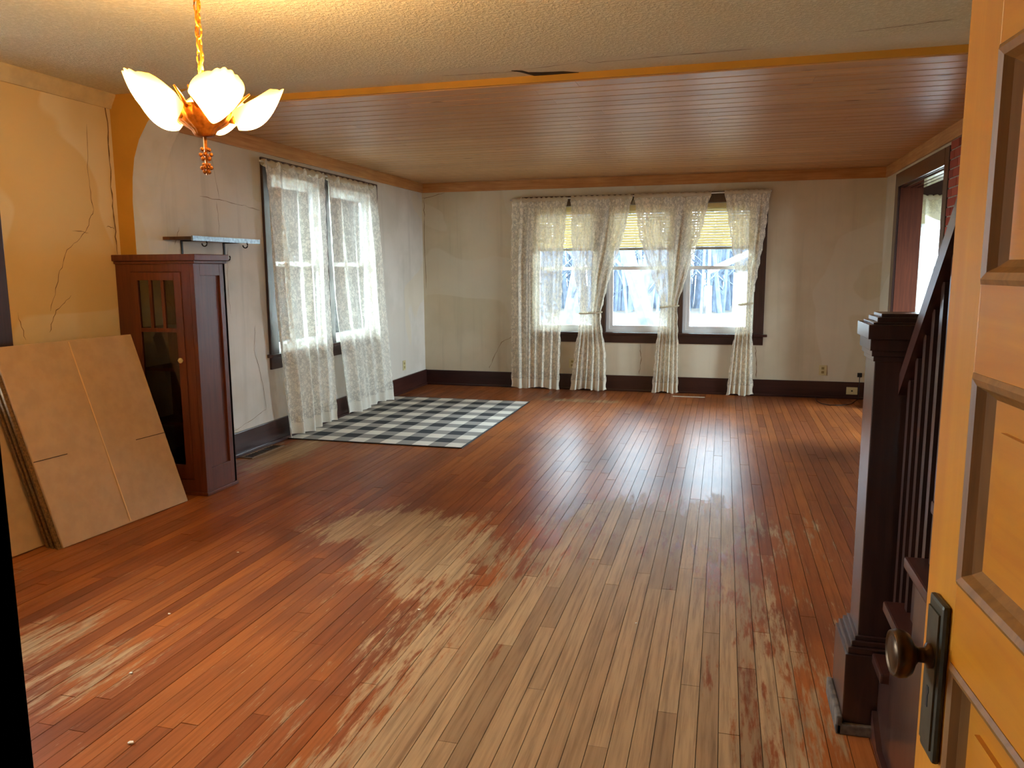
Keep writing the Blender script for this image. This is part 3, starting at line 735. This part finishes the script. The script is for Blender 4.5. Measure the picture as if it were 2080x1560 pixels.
# knob turned on the y axis of the door frame
bm = bm_new(); prof = [(.016, .012), (.016, .016), (.010, .019), (.0095, .028), (.016, .033), (.026, .038), (.0305, .045), (.031, .052), (.029, .059), (.0275, .0595), (.0265, .0575), (.021, .0575), (.020, .059), (.0, .059)]
rings = []
for r, h in prof: rings.append([bm.verts.new((pc+max(r, .0005)*math.cos(t), h, .922+max(r, .0005)*math.sin(t))) for t in [k*2*math.pi/28 for k in range(28)]])
for A, C_ in zip(rings, rings[1:]):
    for k in range(28): bm.faces.new((A[k], A[(k+1) % 28], C_[(k+1) % 28], C_[k]))
bmesh.ops.transform(bm, matrix=MD, verts=bm.verts); obj('knob', bm, KNOBMAT, dr, True)

# ================================================================ CABINET
cb = thing('bookcase_cabinet', (-3.43, 4.3, 0), 'tall dark narrow bookcase cabinet with muntined glass door below arch', 'cabinet')
x0, x1, y0, y1, zt = XD+.003, -3.145, 4.14, 4.455, 1.47
bm = B((x0, x0+.02, y0+.02, y1, 0, zt), (x0+.02, x1, y1-.02, y1, 0, zt), (x0+.02, x1-.03, y0+.02, y1-.02, 0, .10), (x0+.02, x1-.03, y0+.02, y1-.02, zt-.04, zt)); obj('body', bm, CABWOOD, cb)
# framed end panel facing the room
pe = obj('end_frame', B((x1-.03, x1, y0, y0+.06, 0, zt), (x1-.03, x1, y1-.06, y1, 0, zt), (x1-.03, x1, y0+.06, y1-.06, zt-.075, zt), (x1-.03, x1, y0+.06, y1-.06, 0, .17), bev=.002), CABWOOD, cb)
obj('end_panel', B((x1-.028, x1-.014, y0+.06, y1-.06, .17, zt-.075)), CABWOOD, pe)
obj('top', B((x0, x1+.035, y0-.03, y1, zt+.018, 1.527), (x0, x1+.018, y0-.014, y1, zt, zt+.018), bev=.004), CABWOOD, cb)
obj('plinth', B((x0, x1+.012, y0-.012, y1, 0, .022), bev=.004), CABWOOD, cb)
obj('face_frame', B((x0, x0+.11, y0, y0+.02, .0, zt), (x1-.09, x1-.03, y0, y0+.02, 0, zt), (x0+.11, x1-.09, y0, y0+.02, 0, .10), (x0+.11, x1-.09, y0, y0+.02, zt-.05, zt)), CABWOOD, cb)
for z in (.45, .80, 1.06): obj('shelf', B((x0+.02, x1-.03, y0+.05, y1-.02, z-.01, z+.01)), CABWOOD, cb)
dx0, dx1, dz0, dz1 = x0+.112, x1-.092, .105, zt-.052
cdr = obj('cabinet_door', B((dx0, dx0+.05, y0-.008, y0+.014, dz0, dz1), (dx1-.05, dx1, y0-.008, y0+.014, dz0, dz1), (dx0+.05, dx1-.05, y0-.008, y0+.014, dz0, dz0+.09), (dx0+.05, dx1-.05, y0-.008, y0+.014, dz1-.05, dz1), (dx0+.05, dx1-.05, y0-.004, y0+.010, 1.045, 1.07), bev=.0015), CABWOOD, cb)
wq = (dx1-dx0-.1)/3
for k in (1, 2):
    xm = dx0+.05+wq*k; obj('muntin', B((xm-.01, xm+.01, y0-.004, y0+.010, 1.07, dz1-.05)), CABWOOD, cdr)
for k in range(3): obj('pane', B((dx0+.05+wq*k+(.01 if k else 0), dx0+.05+wq*(k+1)-(.01 if k < 2 else 0), y0+.002, y0+.005, 1.07, dz1-.05)), GLASS, cdr)
obj('pane', B((dx0+.05, dx1-.05, y0+.002, y0+.005, dz0+.09, 1.045)), GLASS, cdr)
bm = bm_new(); bmesh.ops.create_uvsphere(bm, u_segments=12, v_segments=8, radius=.017)
for v in bm.verts: v.co = Vector((v.co.x*(1+.12*math.cos(6*math.atan2(v.co.z, v.co.x))), v.co.y*.8, v.co.z)) + Vector((dx1-.02, y0-.03, .872))
kb = obj('knob', bm, plain('glass_knob', lin(214, 196, 150), .15, 0, .2, 60), cdr, True); kb['label'] = 'faceted glass knob'

# ================================================================ CARTONS
def carton(loc, bdir, width, updir, height, nlay, lay, label, tapex=None, slits=()):
    root = thing('flattened_carton', loc, label, 'cardboard box', 'flattened cartons leaning on the wall')
    b = Vector(bdir).normalized(); u = Vector(updir).normalized(); nrm = b.cross(u).normalized()
    if nrm.x < 0: nrm = -nrm
    o = Vector(loc)
    M = Matrix(((b.x, u.x, nrm.x, o.x), (b.y, u.y, nrm.y, o.y), (b.z, u.z, nrm.z, o.z), (0, 0, 0, 1)))
    for k in range(nlay):
        j = .012*k if k else 0; bm = bm_new(); t0, t1 = -(k+1)*lay, -k*lay-.0015
        box(bm, (-.02*(k % 2) if k else 0), width-.006*k, .0, height-.008*(k % 3), t0, t1)
        if k == 0: bevel(bm, .004, 2)
        bmesh.ops.transform(bm, matrix=M, verts=bm.verts); obj('front_sheet' if k == 0 else 'sheet', bm, CARD if k == 0 else CARD_D, root)
    def strip(name, xa, xb, ya, yb, mat, h=.0012):
        bm = bm_new(); box(bm, xa, xb, ya, yb, -.0005, h); bmesh.ops.transform(bm, matrix=M, verts=bm.verts); obj(name, bm, mat, root)
    if tapex: strip('fold_line', tapex-.004, tapex+.004, .01, height-.01, TAPE)
    for (xa, xb, y) in slits: strip('slit', xa, xb, y-.002, y+.002, SLIT)
    return root
carton((-3.264, 3.126, .004), (.074, .884, 0), .887, (-.33, 0, 1.03), 1.09, 6, .016, 'large brown flattened carton leaning beside the bookcase cabinet', .44, ((0, .20, .47), (.66, .887, .45)))
carton((-3.415, 2.87, .004), (.05, .9, 0), .80, (-.30, 0, 1.0), .80, 2, .012, 'yellowish flattened carton tucked behind the larger one')

# ================================================================ WALL RACK
rk = thing('wall_rack', (XL, 4.9, 1.6), 'narrow wall rack with grey metal edge and iron hooks', 'wall rack')
ya, yb = 4.50, 5.27
obj('board', B((XL, XL+.19, ya, yb, 1.632, 1.652), bev=.002), plain('rack_brown_wood', lin(84, 54, 32), .6, 0, .3, 20), rk)
obj('metal_edge', B((XL+.185, XL+.197, ya-.005, yb+.005, 1.624, 1.656)), GREYMETAL, rk)
obj('end_block', B((XL, XL+.05, ya-.05, ya, 1.63, 1.65)), plain('rack_block', lin(96, 60, 34), .6), rk)
for y in (4.63, 5.10):
    br = obj('bracket', B((XL+.002, XL+.008, y-.008, y+.008, 1.50, 1.632), (XL+.002, XL+.17, y-.006, y+.006, 1.625, 1.632)), IRON, rk)
    for (px, pz_) in ((XL+.012, 1.52), (XL+.165, 1.61)):
        bm = bm_new(); tube(bm, [(px+.02-.02*math.cos(t), y, pz_-.02*math.sin(t)) for t in [k*1.25*math.pi/10 for k in range(11)]], .0045, 6); obj('hook', bm, IRON, br, True)

# ================================================================ RUG
m, nt, p = newmat('buffalo_check'); P = nt.add('ShaderNodeTexCoord').outputs['Object']; sep = nt.add('ShaderNodeSeparateXYZ'); nt.link(P, sep.inputs[0])
RX0, RX1, RY0, RY1 = -3.575, -2.005, 5.80, 8.06
cx = nt.math('FLOOR', nt.math('DIVIDE', nt.math('ADD', sep.outputs[0], 1.57/2), 1.57/11)); cy = nt.math('FLOOR', nt.math('DIVIDE', nt.math('ADD', sep.outputs[1], 2.26/2), 2.26/15))
a = nt.math('MODULO', cx, 2); b = nt.math('MODULO', cy, 2); s = nt.math('ADD', a, b)
c = nt.mix(nt.math('GREATER_THAN', s, .5), lin(228, 221, 206), lin(148, 143, 135)); c = nt.mix(nt.math('GREATER_THAN', s, 1.5), c, lin(26, 27, 30))
nz = nt.noise(nt.mapping(P, (220, 220, 1)), 1, 2); c = nt.mix(nt.math('MULTIPLY', nz, .25), c, lin(60, 56, 52), 'MULTIPLY')
nt.link(c, p.inputs['Base Color']); p.inputs['Roughness'].default_value = .95
bb = nt.add('ShaderNodeBump'); bb.inputs['Strength'].default_value = .3; bb.inputs['Distance'].default_value = .002; nt.link(nz, bb.inputs['Height']); nt.link(bb.outputs[0], p.inputs['Normal'])
RUGM = m
rg = thing('checked_rug', ((RX0+RX1)/2, (RY0+RY1)/2, .001), 'black white and grey buffalo check rug below left window', 'rug')
obj('rug_field', B((RX0, RX1, RY0, RY1, .001, .007)), RUGM, rg)
obj('binding', B((RX0-.012, RX0, RY0-.012, RY1+.012, .001, .008), (RX1, RX1+.012, RY0-.012, RY1+.012, .001, .008), (RX0, RX1, RY0-.012, RY0, .001, .008), (RX0, RX1, RY1, RY1+.012, .001, .008)), BLACKP, rg)

# ================================================================ CHANDELIER
LX, LY, LZ = -1.695, 2.335, 1.86
lamp = thing('chandelier', (LX, LY, LZ), 'gilt slip shade chandelier with glowing amber glass petals on chain', 'chandelier')
bm = bm_new(); lathe(bm, [(.006, 1.835), (.030, 1.838), (.036, 1.848), (.040, 1.856), (.075, 1.880), (.092, 1.902), (.098, 1.925), (.090, 1.932), (.06, 1.94), (.03, 1.965), (.014, 1.99), (.010, 2.04)], LX, LY, 80, .03, 20); obj('bowl', bm, BRASS, lamp, True)
def m_shade():
    m, nt, p = newmat('lit_amber_glass'); uv = nt.add('ShaderNodeUVMap').outputs[0]; sep = nt.add('ShaderNodeSeparateXYZ'); nt.link(uv, sep.inputs[0])
    d = nt.math('ADD', nt.math('POWER', nt.math('MULTIPLY', nt.math('SUBTRACT', sep.outputs[0], .5), 1.7), 2), nt.math('POWER', nt.math('MULTIPLY', nt.math('SUBTRACT', sep.outputs[1], .45), 1.6), 2))
    hot = nt.math('SUBTRACT', 1, nt.smooth(nt.math('SQRT', d), .25, 1.0))
    p.inputs['Base Color'].default_value = lin(240, 200, 90); p.inputs['Roughness'].default_value = .2
    nt.link(nt.mix(hot, (1, .56, .10, 1), (1, .72, .33, 1)), p.inputs['Emission Color'])
    nt.link(nt.math('MULTIPLY_ADD', hot, 8.5, .8), p.inputs['Emission Strength']); return m
SHADE = m_shade()
for k in range(5):
    ang = math.radians(-39 + 72*k); er = Vector((math.cos(ang), math.sin(ang), 0)); et = Vector((-math.sin(ang), math.cos(ang), 0))
    bm = bm_new(); uvl = bm.loops.layers.uv.new('UVMap'); nu, nv = 24, 16; G = []
    for j in range(nv+1):
        t0 = j/nv
        rowv = []
        for i in range(nu+1):
            u = i/nu*2-1; t = t0*(1-.20*u*u*t0); r = .088+.160*t; z = 1.892+.05*t+.068*t**2
            wdt = .084*(min(1, .30+1.7*t0)**.8)*(1 if t0 < .6 else math.sqrt(max(.0, 1-((t0-.6)/.55)**2)))
            sc = .006*abs(math.sin(2.5*math.pi*(u+1)))*(t**3)
            bulge = .055*(1-u*u)*math.sin(math.pi*min(1, .25+.75*t*.9)) 
            q = Vector((LX, LY, 0)) + er*(r+bulge*.55+sc*1.2) + et*(u*wdt) + Vector((0, 0, z - bulge*.75 + .030*u*u*(1-.6*t) + sc))
            rowv.append((bm.verts.new(q), ((u+1)/2, t)))
        G.append(rowv)
    for j in range(nv):
        for i in range(nu):
            q = (G[j][i], G[j][i+1], G[j+1][i+1], G[j+1][i]); f = bm.faces.new([a[0] for a in q]); f.smooth = True
            for l_, a in zip(f.loops, q): l_[uvl].uv = a[1]
    bmesh.ops.solidify(bm, geom=list(bm.faces), thickness=.004)
    me = bpy.data.meshes.new('glass_shade'); bmesh.ops.translate(bm, verts=bm.verts, vec=-Vector(lamp.location)); bm.to_mesh(me); bm.free(); me.materials.append(SHADE)
    for pl in me.polygons: pl.use_smooth = True
    o = bpy.data.objects.new('glass_shade', me); COL.objects.link(o); o.parent = lamp
    bm = bm_new(); c0_ = Vector((LX, LY, 0))
    for sgn in (-1, 1):
        tube(bm, [c0_+er*.08+et*sgn*.035+Vector((0, 0, 1.915)), c0_+er*.115+et*sgn*.062+Vector((0, 0, 1.94)), c0_+er*.15+et*sgn*.082+Vector((0, 0, 1.965))], [.007, .006, .003], 6)
    tube(bm, [c0_+er*.07+Vector((0, 0, 1.90)), c0_+er*.10+Vector((0, 0, 1.895))], .014, 8); obj('shade_holder', bm, BRASS, lamp, True)
# drop finial
bm = bm_new(); tube(bm, [(LX, LY, 1.84), (LX, LY, 1.80)], .006, 8)
for z, s_ in ((1.795, .018), (1.778, .024), (1.765, .020), (1.745, .012), (1.735, .022), (1.722, .014)):
    for t in range(4):
        a = t*R90+z*40; bmesh.ops.create_icosphere(bm, subdivisions=1, radius=.0075, matrix=Matrix.Translation((LX+s_*.7*math.cos(a), LY+s_*.7*math.sin(a), z)))
tube(bm, [(LX, LY, 1.80), (LX, LY, 1.712)], [.006, .003], 6); obj('drop_finial', bm, BRASS, lamp)
# links and cord
zc = 2.03; k = 0
while zc < HT-.06:
    bm = bm_new(); a = k % 2; ax = Vector((1, 0, 0)) if a else Vector((0, 1, 0)); c_ = Vector((LX, LY, zc+.022))
    tube(bm, [c_+ax*.011*math.cos(t)+Vector((0, 0, .024*math.sin(t))) for t in [q*2*math.pi/12 for q in range(13)]], .0032, 6); obj('chain_link', bm, CHAINM, lamp, True)
    zc += .040; k += 1
bm = bm_new(); tube(bm, [(LX+.009*math.sin(z*34), LY+.009*math.cos(z*29), z) for z in [2.0+i*.02 for i in range(27)] if z < HT-.03], .004, 6); obj('cord', bm, CHAINM, lamp, True)
bm = bm_new(); lathe(bm, [(.008, HT-.08), (.02, HT-.075), (.055, HT-.05), (.06, HT-.03)], LX, LY, 24); obj('canopy', bm, BRASS, lamp, True)
pl_ = bpy.data.lights.new('chandelier_bulb', 'POINT'); pl_.energy = 22; pl_.color = (1, .68, .32); pl_.shadow_soft_size = .05
po = bpy.data.objects.new('chandelier_bulb', pl_); COL.objects.link(po); po.parent = lamp; po.location = (0, 0, .16); lamp.location.z += .03

# ================================================================ SMALL FITTINGS
def outlet(loc, axis, label, horizontal=False):
    w, h = (.057, .04) if horizontal else (.04, .057)
    root = thing('wall_outlet', loc, label, 'outlet')
    x, y, z = loc
    f = (lambda a, b, c, d, t0, t1: (a+x, b+x, y-t1, y-t0, c+z, d+z)) if axis == 'y' else (lambda a, b, c, d, t0, t1: (x+t0, x+t1, a+y, b+y, c+z, d+z))
    obj('cover_plate', B(f(-w, w, -h, h, 0, .006), bev=.002), IVORY, root)
    if not horizontal:
        for s_ in (-.022, .022): obj('socket', B(f(-.014, .014, s_-.013, s_+.013, .006, .008)), plain('socket_face', lin(150, 130, 80), .5), root)
    else: obj('socket', B(f(-.008, .008, -.008, .008, .006, .008)), BLACKP, root)
    return root
outlet((1.076, YB, .306), 'y', 'ivory outlet on back wall, right of triple window')
outlet((-1.725, YB, .31), 'y', 'open outlet below triple window between lace panels')
outlet((XL, 8.42, .318), 'x', 'ivory outlet on left wall near back corner')
outlet((1.382, YB-.022, .09), 'y', 'small ivory phone jack on back baseboard', True)
bm = bm_new(); box(bm, 1.43, 1.478, YB-.012, YB, .24, .288); bevel(bm, .01, 3)
cd_ = tag(obj('cable_grommet', bm, BLACKP), 'black round cable grommet on back wall above baseboard', 'grommet')
bm = bm_new(); tube(bm, [(1.454, YB-.016, .25), (1.452, YB-.03, .19), (1.45, YB-.045, .08), (1.445, YB-.06, .006), (1.40, 8.93, .005), (1.33, 8.72, .005), (1.22, 8.6, .005), (1.10, 8.58, .005), (1.03, 8.66, .005), (1.0, 8.8, .005), (1.01, 9.05, .005)], .004, 6)
tag(obj('loose_cable', bm, BLACKP, None, True), 'thin black cable looping on floor by back wall', 'cable')
vt = thing('floor_register', (-3.5, 5.31, 0), 'wooden floor heating register beside left baseboard', 'floor vent')
obj('vent_frame', B((-3.56, -3.44, 5.08, 5.10, .001, .007), (-3.56, -3.44, 5.52, 5.54, .001, .007), (-3.56, -3.54, 5.10, 5.52, .001, .007), (-3.46, -3.44, 5.10, 5.52, .001, .007)), plain('vent_wood', lin(120, 92, 62), .6), vt)
obj('vent_opening', B((-3.54, -3.46, 5.10, 5.52, .0008, .002)), BLACKP, vt)
for k in range(9): obj('vent_slat', B((-3.54, -3.46, 5.14+k*.042, 5.146+k*.042, .002, .006)), plain('vent_slat_wood', lin(84, 60, 40), .6) if k == 0 else bpy.data.materials['vent_slat_wood'], vt)
tag(obj('paint_stick', B((-.52, -.17, 8.80, 8.825, .001, .005)), plain('pale_strip', lin(214, 204, 180), .7)), 'thin pale wooden strip lying by back baseboard', 'wood strip')
CR = plain('plaster_crumb', lin(226, 218, 200), .9)
for i, (x, y, s_) in enumerate(((-1.697, 1.80, .008), (-1.2, 2.9, .005), (-2.2, 2.6, .005), (-2.35, 3.3, .005), (-2.0, 2.15, .006), (-.3, 3.0, .004))):
    bm = bm_new(); bmesh.ops.create_icosphere(bm, subdivisions=1, radius=s_)
    for v in bm.verts: v.co = Vector((v.co.x*1.4, v.co.y, v.co.z*.5)) + Vector((x, y, s_*.5+.001)) + Vector((random.uniform(-1, 1), random.uniform(-1, 1), 0))*s_*.2
    tag(obj('plaster_crumb', bm, CR), 'tiny white plaster crumb lying on the worn floor', 'crumb', 'plaster crumbs on the floor')

# ================================================================ OUTDOORS
bm = bm_new(); box(bm, -60, 60, YB+.5, 90, -.9, -.5); box(bm, -60, XD-.5, -20, YB+.5, -.9, -.5); box(bm, 4.4, 60, -20, YB+.5, -.9, -.5)
struct('ground', bm, plain('leaf_litter_ground', lin(52, 48, 42), .95, 0, .3, 1.2), None, 'brown leaf covered ground outside windows', 'ground')
BARK = plain('grey_bark', lin(66, 72, 82), .9, 0, .3, 6)  # blue cast in the grey stands in for outdoor haze
def tree(x, y, h, r, lean, seed, label):
    rs = random.Random(seed); bm = bm_new(); base = Vector((x, y, -.55)); topx = lean*h
    trunk = [base + Vector((topx*t + rs.uniform(-.06, .06)*h*.05, rs.uniform(-.1, .1), h*t)) for t in [0, .15, .3, .5, .7, .85, 1]]
    tube(bm, trunk, [r*1.25, r, r*.9, r*.75, r*.55, r*.35, r*.12], 8)
    for b in range(11):
        t = rs.uniform(.12, .95); p = base + Vector((topx*t, 0, h*t)); a = rs.uniform(0, 6.28); L = h*rs.uniform(.1, .2)*(1.1-t*.5)
        q = [p, p+Vector((math.cos(a)*L*.4, math.sin(a)*L*.3, L*.35)), p+Vector((math.cos(a)*L*.8, math.sin(a)*L*.5, L*.9))]; tube(bm, q, [r*.32*(1.1-t), r*.2*(1.1-t), r*.05], 5)
        for c in range(2):
            e = q[1].lerp(q[2], rs.uniform(.1, .8)); a2 = a+rs.uniform(-1.2, 1.2); tube(bm, [e, e+Vector((math.cos(a2)*L*.4, math.sin(a2)*L*.3, L*rs.uniform(.1, .5)))], [r*.1, r*.03], 4)
    tag(obj('bare_tree', bm, BARK), label, 'tree', 'bare trees in the yard')
tree(-1.12, 15, 7, .16, -.30, 1, 'thick leaning bare trunk outside the middle window bay')
for i in range(20):
    xx = -8.5 + i*.8; tree(xx if xx < -.6 else xx+11, 17+(i*2 % 5)*3.3, random.uniform(6, 11), random.uniform(.07, .2), random.uniform(-.12, .15), 50+i, 'slim bare grey tree in yard behind the triple window')
for i in range(7): tree(-12-(i % 2)*5, 20+i*3.4, random.uniform(6, 10), random.uniform(.1, .2), random.uniform(-.1, .1), 90+i, 'bare grey tree outside the left window')
TH = plain('haze_tinted_bark', lin(74, 84, 98), .9, 0, .3, 4); rs = random.Random(3); bm = bm_new()  # bark shifted towards blue to stand in for distance haze
for i in range(300):
    x = rs.uniform(-11, 4); y = rs.uniform(34, 46); h = rs.uniform(5, 11); ln = rs.uniform(-.15, .15)
    tube(bm, [(x, y, -.55), (x+ln*h*.5, y, h*.5), (x+ln*h, y, h)], [rs.uniform(.05, .16), .06, .015], 5)
    for b in range(5):
        t = rs.uniform(.1, .8); a = rs.uniform(-1, 1); L = rs.uniform(.8, 2.2); tube(bm, [(x+ln*h*t, y, -.55+h*t), (x+ln*h*t+a*L, y, -.55+h*t+L*.8)], [.035, .01], 4)
th = tag(obj('woodland_thicket', bm, TH), 'dense tangle of bare winter trees far behind the yard', 'thicket'); th['kind'] = 'stuff'
bm = bm_new()  # added thicket: cuts the white glare behind the left lace
for i in range(260):
    y = rs.uniform(24, 56); x = rs.uniform(-34, -20); h = rs.uniform(5, 11); ln = rs.uniform(-.15, .15)
    tube(bm, [(x, y, -.55), (x, y+ln*h*.5, h*.5), (x, y+ln*h, h)], [rs.uniform(.06, .18), .07, .015], 5)
    for b in range(6):
        t = rs.uniform(.1, .8); a = rs.uniform(-1, 1); L = rs.uniform(.8, 2.2); tube(bm, [(x, y+ln*h*t, -.55+h*t), (x, y+ln*h*t+a*L, -.55+h*t+L*.8)], [.04, .01], 4)
th = tag(obj('woodland_thicket', bm, TH), 'added tangle of bare winter trees toning down the left window view', 'thicket'); th['kind'] = 'stuff'
hs = thing('white_house', (4, 20, -.5), 'white neighbouring house outside the right window bay', 'house')
WH = plain('white_siding', lin(232, 232, 230), .7, 0, .03)
for k in range(14): obj('siding_board', B((.25, 8, 18, 18.02+.012, -.5+k*.13, -.5+k*.13+.126), (.25, .28, 18.03, 24, -.5+k*.13, -.5+k*.13+.126)), WH, hs)
bm = bm_new(); prism(bm, [(-.3, 1.32), (4.2, 3.4), (8.7, 1.32), (8.7, 1.42), (4.2, 3.55), (-.3, 1.45)], 'y', 17.6, 24.4); obj('roof', bm, plain('pale_roof', lin(206, 206, 208), .8), hs)
obj('gable_wall', B((.3, 8, 18.03, 23.9, -.5, 1.35)), WH, hs)
bm = bm_new(); tube(bm, [(-.27, 15, -.5), (-.27, 15, 1.1)], .05, 8); tag(obj('yard_post', bm, WH), 'white post in yard before the white house', 'post')
